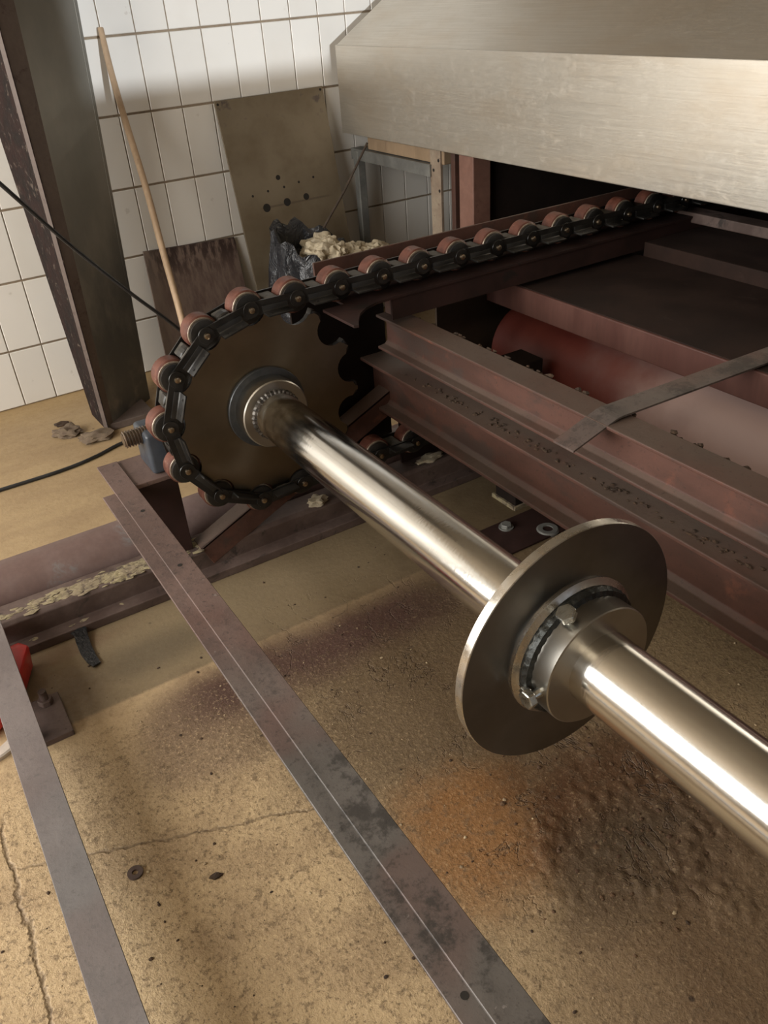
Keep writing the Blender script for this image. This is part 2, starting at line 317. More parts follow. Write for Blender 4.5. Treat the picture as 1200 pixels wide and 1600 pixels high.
def mk_column():
    g = G('dull_grey_column_paint'); p = g.pos(); X, Y, Z = g.xyz(p)
    a = g.noise(g.map(p, (1, 1, 0.5)), 4, 5, 0.6)
    col = g.mix(g.ramp(a, 0.3, 0.7), (0.17, 0.165, 0.145), (0.225, 0.215, 0.19))
    col = g.mix(g.math('MULTIPLY', g.ramp(Z, 0.95, 0.5), g.ramp(a, 0.62, 0.4)), col, (0.105, 0.106, 0.10))
    col = g.mix(g.math('MULTIPLY', g.ramp(Z, 0.3, 0.06), g.ramp(g.noise(p, 7, 4), 0.45, 0.6)), col, (0.23, 0.205, 0.175))
    return g.out(col, 0.45, 0.2)
M['column'] = mk_column()
M['column_rust'] = mottled('flaking_rust', (0.012, 0.008, 0.007), (0.026, 0.014, 0.012), (0.12, 0.092, 0.074), 14, 0.85, 0, 1.0, 0.56, 40, spec=0.2)
M['column_lip'] = mottled('brown_column_edge', (0.10, 0.072, 0.06), (0.13, 0.098, 0.083), (0.055, 0.028, 0.024), 7, 0.6, 0, 0.3)

def mk_bag():
    g = G('black_bin_bag'); p = g.pos()
    g.bump(g.noise(p, 9, 5, 0.6, 1.2), 0.5, 0.05)
    return g.out((0.022, 0.023, 0.027), 0.26, 0, 0.6)
M['bag'] = mk_bag()

def mk_tape():
    g = G('black_plastic_tape'); p = g.pos()
    g.bump(g.noise(p, 60, 4), 0.6, 0.01)
    return g.out((0.015, 0.016, 0.018), 0.3, 0, 0.6)
M['tape'] = mk_tape()

# ------------------------------------------------------------------ mesh tools
def mesh_from(bm, name):
    bmesh.ops.recalc_face_normals(bm, faces=bm.faces)
    me = bpy.data.meshes.new(name); bm.to_mesh(me); bm.free(); return me
def link(name, me, mat, parent=None, loc=None, smooth=False):
    if isinstance(me, bmesh.types.BMesh): me = mesh_from(me, name)
    if mat is not None and not me.materials: me.materials.append(mat)
    o = bpy.data.objects.new(name, me); COL.objects.link(o)
    if smooth: shade(me)
    if parent is not None: o.parent = parent
    if loc is not None: o.location = loc
    return o
def shade(me, ang=0.6):
    me.polygons.foreach_set('use_smooth', [True] * len(me.polygons))
    try: me.set_sharp_from_angle(angle=ang)
    except Exception: pass
def tag(o, label, cat, group=None, kind=None):
    o['label'] = label; o['category'] = cat
    if group: o['group'] = group
    if kind: o['kind'] = kind
    return o
def thing(name, label, cat, loc=(0, 0, 0), group=None, kind=None):
    o = bpy.data.objects.new(name, None); COL.objects.link(o); o.location = loc; o.empty_display_size = 0.1
    return tag(o, label, cat, group, kind)
def box(bm, x0, x1, y0, y1, z0, z1):
    v = [bm.verts.new(c) for c in ((x0, y0, z0), (x1, y0, z0), (x1, y1, z0), (x0, y1, z0), (x0, y0, z1), (x1, y0, z1), (x1, y1, z1), (x0, y1, z1))]
    for f in ((0, 3, 2, 1), (4, 5, 6, 7), (0, 1, 5, 4), (1, 2, 6, 5), (2, 3, 7, 6), (3, 0, 4, 7)): bm.faces.new([v[i] for i in f])
    return v
def bevel(bm, w=0.003, seg=2, ang=0.5):
    bm.normal_update()
    es = [e for e in bm.edges if len(e.link_faces) == 2 and e.calc_face_angle(0) > ang]
    bmesh.ops.bevel(bm, geom=es, offset=w, segments=seg, affect='EDGES', profile=0.5, clamp_overlap=True)
def BX(*a, bev=0.0, seg=2):
    bm = bmesh.new(); box(bm, *a)
    if bev: bevel(bm, bev, seg)
    return bm
def prism(pts, a, b, axis='Y', bm=None):
    """closed outline of 2-D points extruded along an axis from a to b"""
    bm = bm or bmesh.new()
    def P(p, t): return {'Y': (p[0], t, p[1]), 'X': (t, p[0], p[1]), 'Z': (p[0], p[1], t)}[axis]
    A = [bm.verts.new(P(p, a)) for p in pts]; B = [bm.verts.new(P(p, b)) for p in pts]
    n = len(pts)
    bm.faces.new(A); bm.faces.new(B[::-1])
    for i in range(n): bm.faces.new((A[i], B[i], B[(i + 1) % n], A[(i + 1) % n]))
    return bm
def lathe(prof, seg=48, axis='Y', bm=None, c=(0, 0, 0), closed=False):
    """profile of (t, r) pairs revolved about an axis"""
    bm = bm or bmesh.new(); rings = []
    for t, r in prof:
        ring = []
        for k in range(seg):
            a = 2 * PI * k / seg; u, v = r * math.cos(a), r * math.sin(a)
            q = {'Y': (u, t, v), 'X': (t, u, v), 'Z': (u, v, t)}[axis]
            ring.append(bm.verts.new((q[0] + c[0], q[1] + c[1], q[2] + c[2])))
        rings.append(ring)
    pairs = list(zip(rings[:-1], rings[1:])) + ([(rings[-1], rings[0])] if closed else [])
    for A, B in pairs:
        for k in range(seg): bm.faces.new((A[k], A[(k + 1) % seg], B[(k + 1) % seg], B[k]))
    if not closed:
        bm.faces.new(rings[0]); bm.faces.new(rings[-1][::-1])
    return bm
def tube(pts, r, seg=8, bm=None, radii=None):
    bm = bm or bmesh.new(); rings = []; P = [Vector(p) for p in pts]
    up = Vector((0.13, 0.31, 0.94))
    for i, p in enumerate(P):
        d = (P[min(i + 1, len(P) - 1)] - P[max(i - 1, 0)]).normalized()
        x = d.cross(up).normalized(); y = d.cross(x).normalized(); rr = radii[i] if radii else r
        rings.append([bm.verts.new(p + x * rr * math.cos(2 * PI * k / seg) + y * rr * math.sin(2 * PI * k / seg)) for k in range(seg)])
    for A, B in zip(rings[:-1], rings[1:]):
        for k in range(seg): bm.faces.new((A[k], A[(k + 1) % seg], B[(k + 1) % seg], B[k]))
    bm.faces.new(rings[0][::-1]); bm.faces.new(rings[-1])
    return bm
def catmull(pts, n=8):
    P = [Vector(p) for p in pts]; P = [P[0]] + P + [P[-1]]; out = []
    for i in range(1, len(P) - 2):
        a, b, c, d = P[i - 1:i + 3]
        for k in range(n):
            t = k / n
            out.append(0.5 * ((2 * b) + (c - a) * t + (2 * a - 5 * b + 4 * c - d) * t * t + (3 * b - a - 3 * c + d) * t ** 3))
    return out + [P[-2]]
def hexhead(r, h, axis='Z'):
    pr = [(r * math.cos(PI / 3 * k), r * math.sin(PI / 3 * k)) for k in range(6)]
    bm = prism(pr, 0, h, axis); bevel(bm, r * 0.1, 1); return bm
def blob(r, sub=2, amp=0.25, sc=(1, 1, 1), seed=0, bm=None, c=(0, 0, 0)):
    bm2 = bmesh.new(); bmesh.ops.create_icosphere(bm2, subdivisions=sub, radius=r)
    rnd = random.Random(seed); ph = [rnd.uniform(0, 6.28) for _ in range(6)]
    for v in bm2.verts:
        n = v.co.normalized()
        k = 1 + amp * (math.sin(5 * n.x + ph[0]) * math.sin(4 * n.y + ph[1]) + 0.5 * math.sin(9 * n.z + ph[2] + 3 * n.x) + 0.3 * math.sin(13 * n.y + ph[3]))
        v.co = Vector((v.co.x * sc[0], v.co.y * sc[1], v.co.z * sc[2])) * k + Vector(c)
    if bm is None: return bm2
    me = bpy.data.meshes.new('tmp'); bm2.to_mesh(me); bm2.free(); bm.from_mesh(me); bpy.data.meshes.remove(me); return bm

# ------------------------------------------------------------------ room shell
def struct(o): o['kind'] = 'structure'; return o
bm = bmesh.new(); v = [bm.verts.new(c) for c in ((-3.6, -7.2, 0), (4.6, -7.2, 0), (4.6, 0.1, 0), (-3.6, 0.1, 0), (-3.6, -7.2, -0.1), (4.6, -7.2, -0.1), (4.6, 0.1, -0.1), (-3.6, 0.1, -0.1))]
for f in ((0, 1, 2, 3), (7, 6, 5, 4), (0, 4, 5, 1), (1, 5, 6, 2), (2, 6, 7, 3), (3, 7, 4, 0)): bm.faces.new([v[i] for i in f])
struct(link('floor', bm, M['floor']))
wall = struct(link('wall_back', BX(-3.6, 4.6, 0.006, 0.15, 0, 3.4), M['grout']))
TX, TZ, Z0 = 0.15, 0.3071, -0.033
def tile_mesh(w, h, name):
    bm = bmesh.new(); a = 0.0025
    o = [bm.verts.new(c) for c in ((-w, 0.0065, -h), (w, 0.0065, -h), (w, 0.0065, h), (-w, 0.0065, h))]
    i = [bm.verts.new(c) for c in ((-w + a, -0.001, -h + a), (w - a, -0.001, -h + a), (w - a, -0.001, h - a), (-w + a, -0.001, h - a))]
    m_ = [bm.verts.new(c) for c in ((-w, 0.0015, -h), (w, 0.0015, -h), (w, 0.0015, h), (-w, 0.0015, h))]
    bm.faces.new(i)
    for k in range(4):
        bm.faces.new((i[k], m_[k], m_[(k + 1) % 4], i[(k + 1) % 4])); bm.faces.new((m_[k], o[k], o[(k + 1) % 4], m_[(k + 1) % 4]))
    me = mesh_from(bm, name); me.materials.append(M['tile']); return me
full = tile_mesh(TX / 2 - 0.0022, TZ / 2 - 0.0048, 'tile'); half = tile_mesh(TX / 2 - 0.0022, (TZ + Z0) / 2 - 0.0048, 'tile_cut')
rest = bmesh.new()
for v_ in range(-24, 31):
    for r in range(0, 11):
        h = TZ if r else TZ + Z0
        cz = Z0 + (r + 0.5) * TZ if r else (TZ + Z0) / 2
        cx = (v_ + 0.5) * TX
        if -9 <= v_ <= 14 and r <= 6:
            o = link('tile', full if r else half, None, wall, (cx, 0.0, cz))
            o.rotation_euler = (random.uniform(-.002, .002), random.uniform(-.0015, .0015), random.uniform(-.003, .003))
        elif cz + h / 2 < 3.4 and -3.6 < cx < 4.5:
            box(rest, cx - TX / 2 + 0.0022, cx + TX / 2 - 0.0022, -0.001, 0.0065, cz - h / 2 + 0.0048, cz + h / 2 - 0.0048)
o = link('far_tiles', rest, M['tile'], wall); o['kind'] = 'stuff'
# left wall with its window opening
lw = bmesh.new(); box(lw, -3.6, -3.45, -7.2, -4.4, 0, 3.4); box(lw, -3.6, -3.45, -0.3, 0.006, 0, 3.4); box(lw, -3.6, -3.45, -4.4, -0.3, 0, 0.85); box(lw, -3.6, -3.45, -4.4, -0.3, 2.95, 3.4)
struct(link('wall_left', lw, M['wallpaint']))
nw = bmesh.new(); box(nw, -3.45, -0.07, -7.2, -7.0, 0, 3.4); box(nw, 2.1, 4.6, -7.2, -7.0, 0, 3.4); box(nw, -0.07, 2.1, -7.2, -7.0, 0, 1.435); box(nw, -0.07, 2.1, -7.2, -7.0, 2.5, 3.4)  # unseen opening, cut to shape the sun patch on the tiles
struct(link('wall_front', nw, M['ceiling']))
struct(link('wall_right', BX(4.45, 4.6, -7.0, 0.006, 0, 3.4), M['ceiling']))
struct(link('ceiling', BX(-3.6, 4.6, -7.2, 0.15, 3.4, 3.5), M['ceiling']))
wf = bmesh.new()
for y0, y1, z0, z1 in ((-4.4, -4.34, .85, 2.95), (-0.36, -0.3, .85, 2.95), (-4.4, -0.3, .85, 0.91), (-4.4, -0.3, 2.89, 2.95), (-2.38, -2.32, .85, 2.95)): box(wf, -3.58, -3.52, y0, y1, z0, z1)
struct(link('window_1', wf, M['wallpaint']))

# ------------------------------------------------------------------ tapered steel column
ct = thing('steel_column', 'tapering grey steel column with a flaking rusty side, left of the broom', 'column', (-0.3, -0.45, 0))
def foot(z):   # footprint grows with height (portal-frame taper)
    k = z / 1.5
    return dict(A=(-0.357, -0.575), B=(-0.326 + 0.046 * k, -0.549 + 0.02 * k), C=(-0.084 + 0.072 * k, -0.328), D=(-0.2, -0.2), E=(-0.366 - 0.05 * k, -0.325 + 0.10 * k))
def strip_face(keys, th, z0=0.0, z1=3.3):
    bm = bmesh.new(); f0, f1 = foot(z0), foot(z1)
    a0, b0 = Vector((*f0[keys[0]], z0)), Vector((*f0[keys[1]], z0)); a1, b1 = Vector((*f1[keys[0]], z1)), Vector((*f1[keys[1]], z1))
    d = (b0 - a0).normalized(); nrm = Vector((d.y, -d.x, 0)) * -th
    n = 24; V = []
    for i in range(n + 1):
        t = i / n; p, q = a0.lerp(a1, t), b0.lerp(b1, t)
        V.append([bm.verts.new(x) for x in (p, q, q + nrm, p + nrm)])
    for A, B in zip(V[:-1], V[1:]):
        for k in range(4): bm.faces.new((A[k], A[(k + 1) % 4], B[(k + 1) % 4], B[k]))
    bm.faces.new(V[0]); bm.faces.new(V[-1][::-1]); return bm
P0 = Vector((-0.3, -0.45, 0))
def local(bm, p=P0): bmesh.ops.translate(bm, verts=bm.verts, vec=-Vector(p)); return bm
link('grey_web', local(strip_face('BC', 0.02)), M['column'], ct)
link('rusty_flange', local(strip_face('EA', 0.004)), M['column_rust'], ct)
link('flange_edge', local(strip_face('AB', 0.02)), M['column_lip'], ct)
link('rear_flange', local(strip_face('CD', 0.02)), M['column'], ct)
link('base_plate', local(BX(-0.352, -0.135, -0.562, -0.30, 0, 0.034, bev=0.003)), M['column_lip'], ct)

# ------------------------------------------------------------------ exhaust hood
hood = thing('exhaust_hood', 'large brushed stainless steel hood hanging above the red conveyor', 'hood', (1.25, -2.5, 0.985))
hx, hy0, hy1, hz0, hz1 = 1.25, -0.055, -5.2, 0.985, 1.378
def hloc(bm): return local(bm, (1.25, -2.5, 0.985))
bm = bmesh.new()
t = 0.025
o_ = [(hx, hy1), (hx, hy0)]
box(bm, hx, hx + 0.012, hy1, hy0, hz0, hz1); box(bm, hx + 0.012, hx + 1.9, hy0 - 0.012, hy0, hz0, hz1); box(bm, hx + 0.012, hx + 1.9, hy1, hy1 + 0.012, hz0, hz1)
box(bm, hx + 0.012, hx + 0.05, hy1 + .012, hy0 - .012, hz0, hz0 + 0.008)
bevel(bm, 0.003, 2)
link('skirt', hloc(bm), M['hood'], hood)
bm = bmesh.new(); s = 1.85; k = 0.62
ring0 = [(hx, hy1, hz1), (hx, hy0, hz1), (hx + 1.9, hy0, hz1), (hx + 1.9, hy1, hz1)]
ring1 = [(hx + s, hy1, hz1 + k * s), (hx + s, hy0, hz1 + k * s), (hx + 1.9, hy0, hz1 + k * s), (hx + 1.9, hy1, hz1 + k * s)]
A = [bm.verts.new(p) for p in ring0]; B = [bm.verts.new(p) for p in ring1]
for i in range(4): bm.faces.new((A[i], A[(i + 1) % 4], B[(i + 1) % 4], B[i]))
bm.faces.new(B)
bevel(bm, 0.02, 3, 0.3)
link('sloping_top', hloc(bm), M['hood'], hood)

# ------------------------------------------------------------------ frame carrying the hood, beside the wall
fr = thing('hood_frame', 'angle frame with timber rail and scuffed posts under the hood corner', 'frame', (1.3, -0.5, 0))
def floc(bm): return local(bm, (1.3, -0.5, 0))
bm = bmesh.new(); box(bm, 1.285, 1.33, -0.13, -0.085, 0, 0.90); bevel(bm, 0.004); link('galvanised_post', floc(bm), M['galv'], fr)
bm = bmesh.new(); box(bm, 1.29, 1.35, -0.775, -0.06, 0.90, 0.908); box(bm, 1.29, 1.298, -0.775, -0.06, 0.855, 0.90); link('galvanised_rail', floc(bm), M['galv'], fr)
link('timber_rail', floc(BX(1.31, 1.40, -0.86, -0.2, 0.912, 0.982, bev=0.004)), M['timber'], fr)
sp = link('scuffed_post', floc(BX(1.30, 1.315, -0.845, -0.765, 0, 0.982, bev=0.002)), M['strip_edge'], fr)
for zz, yy in ((0.93, -0.832), (0.885, -0.792), (0.80, -0.835)):
    link('bolt_hole', floc(lathe([(1.2985, 0.007), (1.3005, 0.007)], 12, 'X', c=(0, yy, zz))), M['hole'], fr)
link('thin_post', floc(BX(1.30, 1.33, -0.955, -0.925, 0, 0.982, bev=0.003)), M['primer'], fr)
link('primed_corner_post', floc(BX(1.30, 1.395, -1.088, -0.985, 0, 0.982, bev=0.004)), M['post'], fr)

# ------------------------------------------------------------------ oven housing under the hood
ov = thing('oven_housing', 'dark sooty oven chamber under the stainless hood', 'oven', (2.2, -2.5, 0))
def oloc(bm): return local(bm, (2.2, -2.5, 0))
link('far_panel', oloc(BX(1.40, 3.15, -1.06, -1.03, 0, 0.98)), M['soot'], ov)
link('end_panel', oloc(BX(3.15, 3.18, -5.1, -1.03, 0, 0.98)), M['soot'], ov)
link('roof_panel', oloc(BX(1.34, 3.15, -5.1, -1.06, 0.98, 0.984)), M['soot'], ov)
link('hearth_step', oloc(BX(1.375, 3.15, -5.1, -2.0, 0.0, 0.775, bev=0.004)), M['lid'], ov)
link('shelf_bar', oloc(BX(1.62, 1.70, -5.1, -1.92, 0.795, 0.832, bev=0.004)), M['beam_old'], ov)

# ------------------------------------------------------------------ conveyor frame
cf = thing('conveyor_frame', 'maroon primed steel conveyor frame with cross beams, legs and guide rails', 'conveyor', (0.4, -1.85, 0))
def cl(bm): return local(bm, (0.4, -1.85, 0))
def ibeam(x0, x1, z0, z1, y0, y1, tf=0.010, tw=0.012, lip=0.0):
    """I-section along Y: flanges x0..x1, web recessed behind the front edge"""
    xw = x0 + (x1 - x0) * 0.5
    pts = [(x0, z0), (x1, z0), (x1, z0 + tf), (xw + tw / 2, z0 + tf * 2.0), (xw + tw / 2, z1 - tf * 2.0), (x1, z1 - tf), (x1, z1), (x0, z1), (x0, z1 - tf), (xw - tw / 2 - 0.012, z1 - tf * 1.3), (xw - tw / 2, z1 - tf * 2.4), (xw - tw / 2, z0 + tf * 2.4), (xw - tw / 2 - 0.012, z0 + tf * 1.3), (x0, z0 + tf)]
    bm = prism(pts, y0, y1, 'Y'); bevel(bm, 0.0025, 2); return bm
link('upper_cross_beam', cl(ibeam(0.312, 0.398, 0.612, 0.728, -5.3, -1.87, 0.009)), M['primer'], cf)
link('lower_cross_beam', cl(ibeam(0.295, 0.40, 0.395, 0.556, -5.3, -1.72, 0.011)), M['primer'], cf)
# added dark sheet that blacks out the gaps behind the sprocket
link('added_dark_sheet', cl(BX(0.06, 0.40, -1.775, -1.765, 0.16, 0.79)), M['soot'], cf)
# floor beam: foot flange, web, crusty head
fb = prism([(-1.912, 0), (-1.79, 0), (-1.79, 0.028), (-1.845, 0.034), (-1.845, 0.094), (-1.775, 0.098), (-1.775, 0.112), (-1.865, 0.112), (-1.875, 0.10), (-1.872, 0.036), (-1.912, 0.030)], -1.30, 2.9, 'X'); bevel(fb, 0.003)
link('floor_beam', cl(fb), M['beam_old'], cf)
bm = bmesh.new(); rnd = random.Random(3)
for i in range(420):
    x = rnd.triangular(-1.1, -0.36, -0.6) if i < 370 else rnd.uniform(-0.42, -0.25)
    blob(rnd.uniform(0.003, 0.012), 1, 0.35, (2.2, 0.9, 0.35), i, bm, (x, rnd.gauss(-1.835, 0.016), 0.112))
for i in range(9):
    blob(rnd.uniform(0.003, 0.009), 1, 0.3, (2.2, 1.2, 0.4), 500 + i, bm, (rnd.uniform(-1.05, -0.6), -1.885 + rnd.uniform(-.01, .01), 0.032))
o = link('mortar_crust', cl(bm), M['crust'], cf); o['kind'] = 'stuff'
# leg below the bearing, its head plate and the diagonal brace
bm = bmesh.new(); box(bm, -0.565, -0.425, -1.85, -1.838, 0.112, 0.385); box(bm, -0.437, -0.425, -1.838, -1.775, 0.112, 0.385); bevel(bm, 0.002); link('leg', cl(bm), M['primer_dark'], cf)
link('head_plate', cl(BX(-0.60, -0.10, -1.852, -1.662, 0.385, 0.400, bev=0.002)), M['bar_paint'], cf)
bm = bmesh.new()
d = Vector((0.41, 0, 0.185)).normalized(); nrm = Vector((-d.z, 0, d.x))
def slab(bm, p0, d, L, wdir, W, tdir, T):
    v = [bm.verts.new(p0 + d * a + wdir * b + tdir * c) for a, b, c in ((0, 0, 0), (L, 0, 0), (L, W, 0), (0, W, 0), (0, 0, T), (L, 0, T), (L, W, T), (0, W, T))]
    for f in ((0, 3, 2, 1), (4, 5, 6, 7), (0, 1, 5, 4), (1, 2, 6, 5), (2, 3, 7, 6), (3, 0, 4, 7)): bm.faces.new([v[i] for i in f])
slab(bm, Vector((-0.375, -1.875, 0.045)), d, 0.95, nrm, 0.078, Vector((0, 1, 0)), 0.008)
slab(bm, Vector((-0.375, -1.875, 0.045)) + nrm * 0.070, d, 0.95, nrm, 0.008, Vector((0, 1, 0)), 0.07)
bevel(bm, 0.0015, 1); link('diagonal_brace', cl(bm), M['primer'], cf)
# guide rail under the upper chain run, with its curved nose; guide angle behind
nose = [(0.083, -1.955), (0.085, -2.135), (0.098, -2.14), (0.118, -2.105), (0.15, -2.06), (0.19, -2.028), (0.24, -2.006), (0.32, -2.0), (3.1, -2.0), (3.1, -1.80), (0.30, -1.80), (0.16, -1.878), (0.155, -1.955)]
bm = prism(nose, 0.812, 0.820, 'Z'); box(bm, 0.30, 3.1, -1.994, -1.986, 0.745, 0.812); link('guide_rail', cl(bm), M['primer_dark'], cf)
bm = bmesh.new(); box(bm, 0.145, 3.1, -1.80, -1.792, 0.80, 0.912); box(bm, 0.145, 3.1, -1.792, -1.74, 0.80, 0.808); bevel(bm, 0.0015, 1); link('guide_angle', cl(bm), M['primer'], cf)
link('rail_post', cl(BX(0.345, 0.385, -1.91, -1.875, 0.728, 0.812, bev=0.003)), M['primer'], cf)
link('side_sheet', cl(BX(0.615, 1.25, -1.775, -1.765, 0.22, 0.812)), M['side'], cf)
hd = thing('heat_duct', 'low maroon box duct with a sooty flat lid behind the cross beams', 'duct', (1.1, -3.0, 0.632))
bm = bmesh.new(); box(bm, 0.83, 1.372, -5.2, -1.78, 0.632, 0.722); bevel(bm, 0.004); link('casing', local(bm, (1.1, -3.0, 0.632)), M['duct'], hd)
link('lid', local(BX(0.836, 1.372, -5.2, -1.80, 0.7221, 0.7255), (1.1, -3.0, 0.632)), M['lid'], hd)
dr = lathe([(-5.2, 0.15), (-1.83, 0.15)], 40, 'Y', c=(0.965, 0, 0.455)); tag(link('drum', dr, M['primer_red'], smooth=True), 'big red painted drum lying under the duct behind the cross beams', 'drum')
bm = bmesh.new(); box(bm, 0.655, 0.76, -2.172, -2.06, 0.0, 0.55); bevel(bm, 0.004); link('square_leg', cl(bm), M['soot'], cf)
bm = bmesh.new(); box(bm, 0.648, 0.767, -2.181, -2.173, 0.0, 0.016); box(bm, 0.646, 0.654, -2.173, -2.05, 0.0, 0.016); link('mortar_rim', cl(bm), M['crust'], cf)
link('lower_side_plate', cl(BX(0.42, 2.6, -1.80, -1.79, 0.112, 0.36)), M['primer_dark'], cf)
# dark clumps of scale along the beam foot
bm = bmesh.new(); rnd = random.Random(11)
for i in range(160):
    y = -1.95 - 3.0 * rnd.random() ** 1.0
    blob(rnd.uniform(0.003, 0.009), 1, 0.35, (1, 1.5, 0.8), i, bm, (0.398 + rnd.uniform(0, 0.012), y, 0.722 + rnd.uniform(-.012, .004)))
for i in range(260):
    y = -2.0 - 3.0 * rnd.random()
    blob(rnd.uniform(0.002, 0.006), 1, 0.35, (1, 1.6, 0.6), 900 + i, bm, (0.322 + rnd.uniform(0, 0.03), y, 0.557))
o = link('scale_crumbs', cl(bm), M['crumb_dark'], cf); o['kind'] = 'stuff'

# flat strip lying over the beam and the duct, its end bent down
st = [(0.215, 0.690), (0.345, 0.7325), (0.36, 0.7345), (1.0, 0.7305), (1.33, 0.7305)]
bm = bmesh.new(); th = 0.005; V = []
for x, z in st:
    y0, y1 = -2.893 - (x - 0.355) * 0.02, -2.825 - (x - 0.355) * 0.02
    V.append([bm.verts.new(c) for c in ((x, y0, z), (x, y1, z), (x, y1, z + th), (x, y0, z + th))])
for A, B in zip(V[:-1], V[1:]):
    for k in range(4): bm.faces.new((A[k], A[(k + 1) % 4], B[(k + 1) % 4], B[k]))
bm.faces.new(V[0]); bm.faces.new(V[-1][::-1])
tag(link('flat_steel_strip', bm, M['bar_paint']), 'flat brown steel strip with a bent down end lying across the upper beam', 'strip')

# ------------------------------------------------------------------ shaft assembly
SX, SZ = -0.134, 0.566
sh = thing('drive_shaft', 'shiny ground steel shaft carrying the sprocket and a large round disc', 'shaft', (SX, -1.93, SZ))
link('shaft_tube', lathe([(0.13, 0.068), (0.135, 0.066), (-0.1, 0.066), (-0.1, 0.072), (-3.6, 0.072)][1:], 96, 'Y'), M['shaft'], sh, smooth=True)
NT, PR = 13, 0.307
A0 = math.radians(91.6); DA = 2 * PI / NT
# build outline with consistent direction
pts = []
rp = 0.0585
for k in range(NT):
    a = A0 + k * DA; c = Vector((PR * math.cos(a), PR * math.sin(a)))
    for j in range(13):
        b = a + PI + math.radians(96) * (1 - 2 * j / 12)
        pts.append((c.x + rp * math.cos(b), c.y + rp * math.sin(b)))
    at = a + DA / 2
    for da in (-0.018, 0.018): pts.append(((PR + 0.013) * math.cos(at + da), (PR + 0.015) * math.sin(at + da)))
bm = prism(pts, -0.012, 0.020, 'Y')
es = [e for e in bm.edges if abs(e.verts[0].co.y + 0.012) < 1e-5 and abs(e.verts[1].co.y + 0.012) < 1e-5]
bmesh.ops.bevel(bm, geom=es, offset=0.008, segments=2, affect='EDGES', profile=0.5)
spk = link('sprocket', bm, M['sprocket'], sh)
# blackened tooth flanks
spk.data.materials.append(M['chain'])
for p in spk.data.polygons:
    if abs(p.normal.y) < 0.97: p.material_index = 1
link('blued_ring', lathe([(-0.012, 0.10), (-0.012, 0.126), (-0.020, 0.126), (-0.022, 0.124), (-0.022, 0.10)], 72, 'Y', closed=True), M['blue_steel'], spk, smooth=True)
link('hub', lathe([(-0.012, 0.06), (-0.012, 0.1055), (-0.078, 0.1055), (-0.081, 0.102), (-0.081, 0.06)], 72, 'Y', closed=True), M['collar'], spk, smooth=True)
def bead(R, r, y, n, seed, bm=None, amp=0.25):
    rnd = random.Random(seed); bm = bm or bmesh.new(); rings = []
    N = n * 3
    for k in range(N):
        a = 2 * PI * k / N; rr = r * (1 + amp * math.sin(3 * k * 2 * PI / 9 + rnd.uniform(-.4, .4)))
        rings.append([bm.verts.new(((R + rr * math.cos(2 * PI * j / 8)) * math.cos(a), y + rr * math.sin(2 * PI * j / 8), (R + rr * math.cos(2 * PI * j / 8)) * math.sin(a))) for j in range(8)])
    for A, B in zip(rings, rings[1:] + rings[:1]):
        for j in range(8): bm.faces.new((A[j], A[(j + 1) % 8], B[(j + 1) % 8], B[j]))
    return bm
link('weld_bead', bead(0.069, 0.010, -0.083, 34, 4, amp=0.14), M['weld'], spk, smooth=True)
# round disc farther along the shaft, clamped by a collar with set bolts
YD = -3.27 + 1.93
dsc = link('round_disc', lathe([(YD + 0.021, 0.06), (YD + 0.021, 0.251), (YD + 0.019, 0.253), (YD + 0.0015, 0.253), (YD, 0.2515), (YD, 0.06)], 128, 'Y', closed=True), M['disc'], sh, smooth=True)
dsc['label'] = 'large round steel disc with a bright rim'
dsc.data.materials.append(M['bright'])
for p in dsc.data.polygons:
    c = p.center
    if math.hypot(c.x, c.z) > 0.2515: p.material_index = 1
link('fillet_weld', lathe([(YD, 0.10), (YD, 0.146), (YD - 0.004, 0.146), (YD - 0.008, 0.138), (YD - 0.011, 0.134), (YD - 0.011, 0.10)], 96, 'Y', closed=True), M['bright'], dsc, smooth=True)
link('dark_weld', bead(0.122, 0.013, YD - 0.018, 44, 8, amp=0.08), M['weld_dark'], dsc, smooth=True)
link('clamp_collar', lathe([(YD, 0.06), (YD, 0.121), (YD - 0.024, 0.122), (YD - 0.070, 0.122), (YD - 0.072, 0.120), (YD - 0.072, 0.06)], 96, 'Y', closed=True), M['collar'], dsc, smooth=True)
for ang, yy in ((114, -0.040), (184, -0.052)):
    a = math.radians(ang); d = Vector((math.cos(a), 0, math.sin(a)))
    bm = hexhead(0.019, 0.015, 'Z'); lathe([(-0.03, 0.010), (0.0, 0.008)], 16, 'Z', bm)
    o = link('set_bolt', bm, M['zinc'], dsc); o.rotation_euler = d.to_track_quat('Z', 'Y').to_euler(); o.location = d * (0.133 if ang < 150 else 0.140) + Vector((0, YD + yy, 0))
bm = hexhead(0.016, 0.012, 'Z'); o = link('set_bolt', bm, M['zinc'], dsc); a = math.radians(190); d = Vector((math.cos(a), 0, math.sin(a))); o.rotation_euler = d.to_track_quat('Z', 'Y').to_euler(); o.location = d * 0.128 + Vector((0, YD - 0.03, 0))

